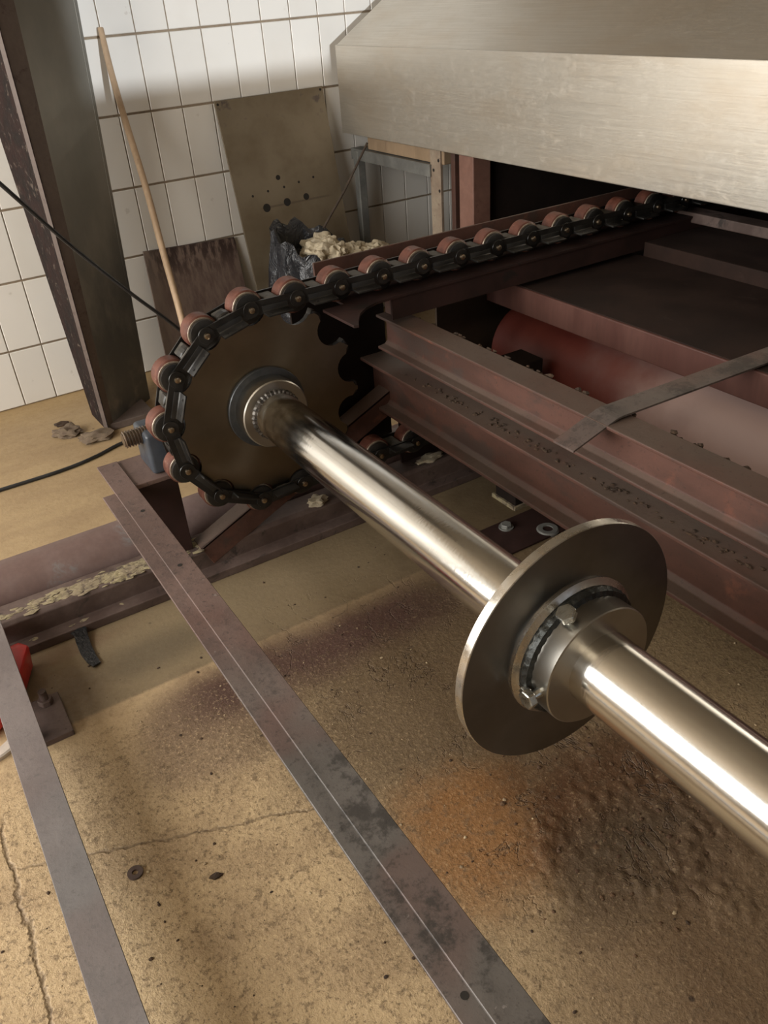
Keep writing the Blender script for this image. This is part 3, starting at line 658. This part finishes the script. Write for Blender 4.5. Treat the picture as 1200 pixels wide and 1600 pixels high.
# take-up bearing behind the sprocket
bb = thing('take_up_bearing', 'blue grey bearing block on the frame plate behind the sprocket', 'bearing', (-0.30, -1.76, 0.40))
def bl(bm): return local(bm, (-0.30, -1.76, 0.40))
bm = BX(-0.487, -0.24, -1.832, -1.70, 0.401, 0.535, bev=0.012, seg=3)
link('housing', bl(bm), M['block'], bb, smooth=True)
link('bearing_ring', bl(lathe([(-1.835, 0.069), (-1.835, 0.115), (-1.70, 0.115), (-1.70, 0.069)], 48, 'Y', c=(SX, 0, SZ), closed=True)), M['block'], bb, smooth=True)
bm = bmesh.new(); prof = []
x = -0.540
while x < -0.40:
    prof += [(x, 0.0215), (x + 0.0022, 0.0215), (x + 0.0045, 0.0265), (x + 0.0067, 0.0265)]; x += 0.009
link('threaded_rod', bl(lathe(prof, 24, 'X', c=(0, -1.772, 0.516))), M['thread'], bb)

# ------------------------------------------------------------------ roller chain
ch = thing('roller_chain', 'oily black roller chain with rusty rollers running around the sprocket and into the oven', 'chain', (SX, -1.93, SZ))
pitch = 2 * PR * math.sin(PI / NT)
pins = []
top = (PR * math.cos(A0), PR * math.sin(A0))
for i in range(21, 0, -1): pins.append((top[0] + i * pitch, top[1] - 0.0))
for k in range(7): pins.append((PR * math.cos(A0 + k * DA), PR * math.sin(A0 + k * DA)))
lastx, lastz = pins[-1]
e = Vector((math.cos(A0 + 6.5 * DA + PI / 2), math.sin(A0 + 6.5 * DA + PI / 2)))
for i in range(1, 12):
    # lower run sags slightly and then runs level
    lastx, lastz = lastx + pitch * math.cos(0.05 * (i == 1)), lastz + pitch * math.sin(0.05 * (i == 1))
    pins.append((lastx, lastz))
def stadium(L, r, n=8):
    p = [(r * math.cos(PI / 2 + PI * k / n), r * math.sin(PI / 2 + PI * k / n)) for k in range(n + 1)]
    p += [(L + r * math.cos(-PI / 2 + PI * k / n), r * math.sin(-PI / 2 + PI * k / n)) for k in range(n + 1)]
    return p
def link_plates():
    bm = bmesh.new()
    for y0, y1, r in ((-0.026, -0.020, 0.0205), (0.050, 0.055, 0.0225)):
        prism(stadium(pitch, r), y0, y1, 'Y', bm)
    for v in bm.verts:                      # cranked: one end steps outwards
        t = min(1, max(0, v.co.x / pitch)); v.co.y += (-0.004 if v.co.y < 0 else 0.004) * (1 if t > 0.5 else -0.4)
    for x, yy in ((pitch, -0.030),): lathe([(yy - 0.0005, 0.0235), (yy + 0.002, 0.0245)], 20, 'Y', bm, (x, 0, 0))
    return mesh_from(bm, 'link')
def tab_mesh():
    # bent angle tab on the near plate: a shelf standing out, then a leg turned inwards
    bm = bmesh.new(); a, b = 0.034, pitch - 0.034
    prism([(-0.024, 0.004), (-0.032, 0.004), (-0.033, -0.009), (-0.036, -0.012), (-0.069, -0.014), (-0.069, -0.019), (-0.030, -0.018), (-0.024, -0.014)], a, b, 'X', bm)
    for hx_ in (a + 0.016, b - 0.016): lathe([(-0.0135, 0.0035), (-0.0125, 0.0035)], 8, 'Z', bm, (hx_, -0.055, 0))
    bevel(bm, 0.0012, 2); return mesh_from(bm, 'attachment_tab')
def lug_mesh():
    bm = bmesh.new(); box(bm, pitch / 2 - 0.02, pitch / 2 + 0.02, -0.02, 0.05, -0.016, 0.018); bevel(bm, 0.005, 2); return mesh_from(bm, 'cross_lug')
def finish(me, m): me.materials.append(m); shade(me); return me
ML = finish(link_plates(), M['chain']); MT = finish(tab_mesh(), M['chain']); MG = finish(lug_mesh(), M['lug'])
MR = finish(mesh_from(lathe([(-0.002, 0.046), (0.001, 0.050), (0.043, 0.050), (0.046, 0.046)], 32, 'Y'), 'roller'), M['rust'])
MRR = finish(mesh_from(lathe([(-0.0042, 0.040), (-0.0042, 0.0445), (-0.0012, 0.0462), (-0.0012, 0.040)], 32, 'Y', closed=True), 'rim_ring'), M['rim'])
MC = finish(mesh_from(lathe([(-0.0185, 0.038), (-0.017, 0.0415), (-0.006, 0.0415), (-0.0035, 0.040)], 28, 'Y'), 'collar'), M['chain'])
MP = finish(mesh_from(lathe([(-0.0385, 0.005), (-0.037, 0.0085), (-0.03, 0.0095), (0.060, 0.0095), (0.062, 0.008)], 16, 'Y'), 'pin'), M['pin'])
for i, (x, z) in enumerate(pins):
    r = link('roller', MR, None, ch, (x, 0, z)); r.rotation_euler = (0, random.uniform(0, 6), 0)
    link('rim_ring', MRR, None, r); link('collar', MC, None, r); link('pin', MP, None, r)
    if i + 1 < len(pins):
        x2, z2 = pins[i + 1]
        # links are laid from the later pin to the earlier one so that "up" points outwards
        ang = math.atan2(z - z2, x - x2)
        l = link('chain_link', ML, None, ch, (x2, 0, z2)); l.rotation_euler = (0, -ang, 0)
        link('attachment_tab', MT, None, l); link('cross_lug', MG, None, l)

# ------------------------------------------------------------------ long bars in the foreground
fbm = bmesh.new()
prism([(-0.620, 0.4012), (-0.556, 0.4012), (-0.556, 0.408), (-0.620, 0.408)], -5.0, -1.674, 'Y', fbm)
prism([(-0.656, 0.3930), (-0.600, 0.3930), (-0.600, 0.4005), (-0.656, 0.4005)], -5.0, -1.858, 'Y', fbm)
bevel(fbm, 0.0012, 1)
fbar = tag(link('steel_bar', fbm, M['bar_paint']), 'long brown double steel bar running from the sprocket frame to the bottom edge', 'bar')
for y, x in ((-2.02, -0.585), (-2.34, -0.592), (-3.60, -0.63)):
    z = 0.408 if x > -0.62 else 0.4005
    link('bolt_hole', lathe([(z - 0.002, 0.0065), (z + 0.0006, 0.0065)], 12, 'Z', c=(x, y, 0)), M['hole'], fbar)
lb = bmesh.new(); prism([(-1.106, 0.16), (-1.030, 0.16), (-1.030, 0.154), (-1.100, 0.154), (-1.100, 0.10), (-1.106, 0.10)], -5.0, -1.90, 'Y', lb); bevel(lb, 0.0012, 1)
gb = tag(link('steel_angle', lb, M['bar_grey']), 'long grey steel bar at the left edge above the red tub', 'bar')
link('upright', BX(-1.10, -1.055, -2.31, -2.265, 0.018, 0.154, bev=0.002), M['bar_grey'], gb)
pf = thing('anchor_foot', 'grimy steel foot plate with a stud and nut beside the grey left bar', 'anchor plate', (-1.0, -2.22, 0))
def pl(bm): return local(bm, (-1.0, -2.22, 0))
link('plate', pl(BX(-1.06, -0.96, -2.315, -2.14, 0, 0.018, bev=0.002)), M['beam_old'], pf)
bm = hexhead(0.021, 0.018, 'Z'); lathe([(0, 0.011), (0.045, 0.011)], 16, 'Z', bm); bmesh.ops.translate(bm, verts=bm.verts, vec=(-0.998, -2.17, 0.018))
link('nut', pl(bm), M['beam_old'], pf)

# the big pipe lying behind the floor beam
bm = lathe([(-1.40, 0.080), (-1.40, 0.093), (2.4, 0.093), (2.4, 0.080)], 40, 'X', c=(0, -1.668, 0.093))
tag(link('steel_pipe', bm, M['pipe'], smooth=True), 'thick mauve brown pipe lying on the floor behind the floor beam', 'pipe')

# strip of black tape hanging from the beam foot
bm = bmesh.new(); V = []
path = [(-0.846, -1.914, 0.024), (-0.838, -1.925, 0.022), (-0.842, -1.95, 0.014), (-0.845, -2.0, 0.006), (-0.842, -2.05, 0.005), (-0.836, -2.085, 0.006)]
wd = [0.020, 0.021, 0.020, 0.019, 0.016, 0.012]
for (x, y, z), q in zip(path, wd): V.append([bm.verts.new(c) for c in ((x - q, y - q * .4, z), (x + q, y + q * .4, z), (x + q, y + q * .4, z + 0.003), (x - q, y - q * .4, z + 0.005))])
for A, B in zip(V[:-1], V[1:]):
    for k in range(4): bm.faces.new((A[k], A[(k + 1) % 4], B[(k + 1) % 4], B[k]))
bm.faces.new(V[0]); bm.faces.new(V[-1][::-1])
tag(link('tape_strip', bm, M['tape']), 'torn strip of black tape hanging from the floor beam', 'tape')

# red tub under the grey bar
rt = thing('plastic_tub', 'red plastic tub with a milky rim under the grey left bar', 'tub', (-1.09, -2.1, 0))
def rl(bm): return local(bm, (-1.09, -2.1, 0))
bm = bmesh.new(); V = []
for z, s_ in ((0.012, 0.92), (0.075, 1.0), (0.088, 0.97)):
    ring = [(-1.005 , -1.945), (-0.985, -1.975), (-1.035, -2.095), (-1.125, -2.20), (-1.165, -2.22), (-1.21, -2.18), (-1.20, -2.02), (-1.14, -1.95)]
    cx, cy = -1.09, -2.09
    V.append([bm.verts.new((cx + (x - cx) * s_, cy + (y - cy) * s_, z)) for x, y in ring])
for A, B in zip(V[:-1], V[1:]):
    for k in range(8): bm.faces.new((A[k], A[(k + 1) % 8], B[(k + 1) % 8], B[k]))
bm.faces.new(V[0][::-1]); bm.faces.new(V[-1]); bevel(bm, 0.006, 2, 0.5)
link('body', rl(bm), M['red_plastic'], rt, smooth=True)
link('milky_rim', rl(lathe([(0.0, 0.09), (0.0, 0.12), (0.012, 0.122), (0.016, 0.118), (0.016, 0.09)], 40, 'Z', c=(-1.175, -2.175, 0), closed=True)), M['clear_plastic'], rt, smooth=True)

# ------------------------------------------------------------------ things leaning on the back wall
lp = thing('leaning_plate', 'tall stained metal plate with drilled holes leaning on the tiled wall', 'plate', (0.885, -0.15, 0.6))
zt, zb, yt, yb = 1.20, 0.004, -0.018, -0.275
def on_plate(x, z, off=0.0):
    t = (zt - z) / (zt - zb); return Vector((x, yt + (yb - yt) * t - off, z))
nrm = Vector((0, -(zt - zb), (yt - yb))).normalized()
bm = bmesh.new(); th = 0.010
V = [bm.verts.new(on_plate(x, z) + nrm * q) for q in (0, th) for x, z in ((0.598, zt), (1.174, zt + 0.004), (1.174, zb), (0.598, zb))]
for f in ((0, 1, 2, 3), (7, 6, 5, 4), (0, 4, 5, 1), (1, 5, 6, 2), (2, 6, 7, 3), (3, 7, 4, 0)): bm.faces.new([V[i] for i in f])
bevel(bm, 0.001, 1)
link('sheet', local(bm, (0.885, -0.15, 0.6)), M['plate'], lp)
for x, z, r in ((0.838, 0.837, 0.012), (0.685, 0.775, 0.006), (0.770, 0.785, 0.006), (0.860, 0.79, 0.006), (0.945, 0.80, 0.006), (1.03, 0.81, 0.006), (0.745, 0.712, 0.020), (0.86, 0.720, 0.019), (0.97, 0.728, 0.016), (0.612, 1.185, 0.006), (1.160, 1.19, 0.006)):
    o = link('drilled_hole', lathe([(-0.001, r), (0.0006, r)], 14, 'Z'), M['hole'], lp)
    o.location = on_plate(x, z) + nrm * th - Vector((0.885, -0.15, 0.6)); o.rotation_euler = nrm.to_track_quat('Z', 'Y').to_euler()
bm = bmesh.new(); yb2 = -0.15
V = [bm.verts.new(c) for c in ((0.122, -0.02, 0.60), (0.595, -0.02, 0.578), (0.585, yb2, 0.004), (0.085, yb2, 0.004), (0.122, -0.006, 0.60), (0.595, -0.006, 0.578), (0.585, yb2 + 0.014, 0.004), (0.085, yb2 + 0.014, 0.004))]
for f in ((0, 1, 2, 3), (7, 6, 5, 4), (0, 4, 5, 1), (1, 5, 6, 2), (2, 6, 7, 3), (3, 7, 4, 0)): bm.faces.new([V[i] for i in f])
tag(link('rusty_board', bm, M['board']), 'low rust streaked brown board leaning on the tiles behind the broom', 'board')
hp = [(0.146, -0.024, 1.535), (0.1298, -0.0982, 1.3806), (0.1192, -0.1843, 1.2142), (0.1087, -0.3245, 0.9478), (0.0869, -0.4608, 0.6855), (0.0664, -0.601, 0.4206), (0.02, -0.80, 0.03)]
hpts = catmull(hp, 6)
bt = thing('broom', 'broom with a pale wooden handle leaning against the tiles', 'broom', (0.02, -0.80, 0))
bh = link('handle', local(tube(hpts, 0.0135, 12, radii=[0.012 + 0.0025 * min(1, i / 12) for i in range(len(hpts))]), (0.02, -0.80, 0)), M['handle_wood'], bt, smooth=True)
link('brush_head', local(BX(-0.13, 0.17, -0.835, -0.775, 0.055, 0.085, bev=0.008), (0.02, -0.80, 0)), M['timber'], bt)
bm = bmesh.new()
for i in range(60):
    for j in range(3): box(bm, -0.125 + i * 0.005, -0.1225 + i * 0.005, -0.83 + j * 0.018, -0.822 + j * 0.018, 0.0, 0.055)
o = link('bristles', local(bm, (0.02, -0.80, 0)), M['rod_brown'], bt); o['kind'] = 'stuff'

# bin bag with wool waste
bg = thing('bin_bag', 'open black bin bag of beige wool waste standing behind the chain', 'bag', (0.80, -0.52, 0))
bm = bmesh.new(); rings = []; NS = 40; rnd = random.Random(5)
prof = [(0.0, 0.17), (0.05, 0.20), (0.2, 0.21), (0.36, 0.20), (0.48, 0.18), (0.56, 0.165), (0.62, 0.16), (0.60, 0.142), (0.52, 0.14)]
for i, (z, r) in enumerate(prof):
    ring = []
    for k in range(NS):
        a = 2 * PI * k / NS
        f = 1 + 0.06 * math.sin(7 * a + i * 0.5) + 0.04 * math.sin(13 * a + i) + 0.03 * math.sin(3 * a + 1)
        lift = (0.085 * math.cos(a - 2.3) + 0.02 * math.sin(9 * a)) * (z / 0.62) ** 3
        ring.append(bm.verts.new((r * 1.15 * f * math.cos(a), r * 0.9 * f * math.sin(a), z + lift)))
    rings.append(ring)
for A, B in zip(rings[:-1], rings[1:]):
    for k in range(NS): bm.faces.new((A[k], A[(k + 1) % NS], B[(k + 1) % NS], B[k]))
bm.faces.new(rings[0][::-1]); bm.faces.new(rings[-1])
for v in bm.verts: v.co.x -= 0.02
o = link('bag_film', bm, M['bag'], bg, smooth=True)
bm = bmesh.new()
for i in range(22):
    a = rnd.uniform(0, 6.28); q = rnd.uniform(0, 0.10)
    blob(rnd.uniform(0.04, 0.065), 4, 0.16, (1, 1, 0.8), 40 + i, bm, (0.03 + q * 1.2 * math.cos(a), -0.03 + q * math.sin(a), 0.53 + rnd.uniform(0, 0.05)))
for i in range(9):
    blob(rnd.uniform(0.04, 0.06), 4, 0.16, (1, 1, 0.8), 80 + i, bm, (0.10 + 0.03 * i, -0.06 + rnd.uniform(-.05, .05), 0.55 - 0.006 * i))
from mathutils import noise as mn
bm.normal_update()
for v in bm.verts:
    q = v.co
    v.co = v.co + v.normal * (0.016 * mn.noise(q * 22) + 0.010 * mn.noise(q * 55 + Vector((3, 1, 2))) + 0.004 * mn.noise(q * 130))
link('wool_waste', bm, M['fluff'], bg, smooth=True)['kind'] = 'stuff'
tag(link('thin_rod', tube([(0.86, -0.50, 0.66), (1.02, -0.452, 0.80), (1.195, -0.392, 0.976)], 0.006, 8), M['rod_brown']), 'thin rusty rod leaning from the bin bag to the hood', 'rod')

# ------------------------------------------------------------------ cable
cp = [(-1.6, -1.75, 2.55), (-1.05, -1.32, 1.80), (-0.63, -1.05, 1.245), (-0.391, -0.9, 0.9195), (-0.197, -0.85, 0.677), (-0.014, -0.8, 0.461), (0.12, -0.74, 0.25), (0.16, -0.70, 0.06), (0.05, -0.69, 0.012), (-0.15, -0.70, 0.008), (-0.341, -0.725, 0.008), (-0.47, -0.775, 0.008), (-0.614, -0.806, 0.008), (-0.87, -0.811, 0.008), (-1.5, -0.80, 0.008), (-2.4, -0.72, 0.008)]
tag(link('black_cable', tube(catmull(cp, 10), 0.0075, 8), M['black'], smooth=True), 'black cable hanging past the grey column and trailing over the floor', 'cable')

# ------------------------------------------------------------------ small things on the floor
def put(name, bm, m, label, cat, loc, group=None, smooth=True):
    o = link(name, bm, m, None, loc, smooth); return tag(o, label, cat, group)
put('dirt_clod', blob(0.055, 3, 0.28, (1.0, 0.85, 0.45), 2), M['clod'], 'round brown dirt clod farther from the column foot', 'clod', (-0.515, -0.47, 0.015))
put('dirt_clod', blob(0.06, 3, 0.25, (1.2, 0.75, 0.4), 6), M['clod'], 'longer brown dirt clod touching the column foot', 'clod', (-0.42, -0.60, 0.015))
put('dirt_scrap', blob(0.026, 2, 0.3, (1.2, 0.8, 0.4), 9), M['crumb_dark'], 'small dark dirt scrap on the yellow floor near the wall', 'scrap', (-0.515, -0.345, 0.006))
put('rusty_washer', lathe([(0.0, 0.007), (0.0, 0.0175), (0.005, 0.0175), (0.005, 0.007)], 24, 'Z', closed=True), M['beam_old'], 'small rusty washer lying beside the grey left bar', 'washer', (-0.956, -2.813, 0.0))
bm = hexhead(0.013, 0.012, 'Z'); put('black_nut', bm, M['chain'], 'small black nut on the floor beside the brown bar', 'nut', (-0.535, -2.86, 0.0), smooth=False)
put('black_chip', blob(0.010, 2, 0.3, (1.3, 0.8, 0.5), 15), M['crumb_dark'], 'tiny black chip on the bright floor between the two bars', 'chip', (-0.809, -2.924, 0.003))
put('wool_tuft', blob(0.03, 3, 0.35, (1.2, 0.8, 0.5), 21), M['fluff'], 'pale wool tuft on the dark beam below the shaft', 'tuft', (0.03, -1.86, 0.125))
o = put('wool_scraps', blob(0.03, 3, 0.35, (1.8, 0.8, 0.35), 25), M['fluff'], 'greyish wool scraps on the dark ledge behind the shaft', 'scraps', (0.52, -1.84, 0.118))
an = thing('floor_anchor', 'rusty anchor plate with a bolt on the floor behind the shaft', 'anchor plate', (0.56, -2.25, 0))
link('plate', BX(-0.10, 0.16, -0.13, 0.04, 0, 0.008, bev=0.002), M['primer_dark'], an)
bm = hexhead(0.020, 0.016, 'Z'); lathe([(0, 0.026), (0.004, 0.026)], 20, 'Z', bm); bmesh.ops.translate(bm, verts=bm.verts, vec=(-0.01, 0.0, 0.008)); link('bolt', bm, M['galv'], an)
put('levelling_foot', lathe([(0, 0.018), (0, 0.038), (0.007, 0.040), (0.012, 0.034), (0.012, 0.018)], 32, 'Z', closed=True), M['galv'], 'round metal levelling foot on the floor under the lower beam', 'foot', (0.655, -2.345, 0))

def crumbs(name, n, xr, yr, rr, m, seed, label, centre=None):
    rnd = random.Random(seed); bm = bmesh.new()
    for i in range(n):
        if centre:
            x = rnd.gauss(centre[0], centre[2]); y = rnd.gauss(centre[1], centre[3])
        else: x, y = rnd.uniform(*xr), rnd.uniform(*yr)
        r = rr[0] + (rr[1] - rr[0]) * rnd.random() ** 3
        b2 = bmesh.ops.create_icosphere(bm, subdivisions=1, radius=r)['verts']
        sx, sy, sz = rnd.uniform(.7, 1.4), rnd.uniform(.7, 1.3), rnd.uniform(.35, .7)
        for v in b2: v.co = Vector((v.co.x * sx * rnd.uniform(.8, 1.2) + x, v.co.y * sy * rnd.uniform(.8, 1.2) + y, v.co.z * sz + r * 0.2))
    o = link(name, bm, m); tag(o, label, 'debris', kind='stuff')
crumbs('pale_grit', 240, (-1.2, 0.9), (-4.0, -2.3), (0.0012, 0.005), M['crumb'], 1, 'pale grit scattered over the rough concrete floor')
crumbs('dark_grit', 300, (-1.25, 0.6), (-4.0, -2.0), (0.0012, 0.005), M['crumb_dark'], 2, 'dark grit specks scattered over the rough concrete floor')
crumbs('rust_rubble', 500, None, None, (0.0015, 0.007), M['crumb_rust'], 3, 'crumbly brown rubble on the rusty stain under the shaft', (0.05, -3.32, 0.13, 0.11))
from mathutils import noise as mn
bm = bmesh.new(); NX, NY = 150, 120; V = []
for i in range(NX + 1):
    row = []
    for j in range(NY + 1):
        x, y = -0.42 + 1.0 * i / NX, -3.78 + 0.85 * j / NY
        q = Vector((x, y, 0)); d = math.hypot((x - 0.06) / 0.42, (y + 3.36) / 0.36) + 0.5 * mn.noise(q * 5)
        env = max(0.0, min(1.0, (1.0 - d) / 0.5))
        cell = mn.voronoi(q * 26)[0]; lump = min(1.0, (cell[1] - cell[0]) * 2.6)
        h = env * (0.003 + 0.007 * lump * max(0.15, 0.5 + mn.noise(q * 9)) + 0.006 * mn.noise(q * 14) + 0.003 * mn.noise(q * 50)) - 0.002
        row.append(bm.verts.new((x, y, h)))
    V.append(row)
for i in range(NX):
    for j in range(NY):
        f = (V[i][j], V[i + 1][j], V[i + 1][j + 1], V[i][j + 1])
        if max(v.co.z for v in f) > -0.0019: bm.faces.new(f)
bmesh.ops.delete(bm, geom=[v for v in bm.verts if not v.link_faces], context='VERTS')
tag(link('rust_crust', bm, M['floor'], smooth=True), 'rough cracked rusty crust on the floor beneath the disc and shaft', 'crust', kind='stuff')
bpy.context.view_layer.update()
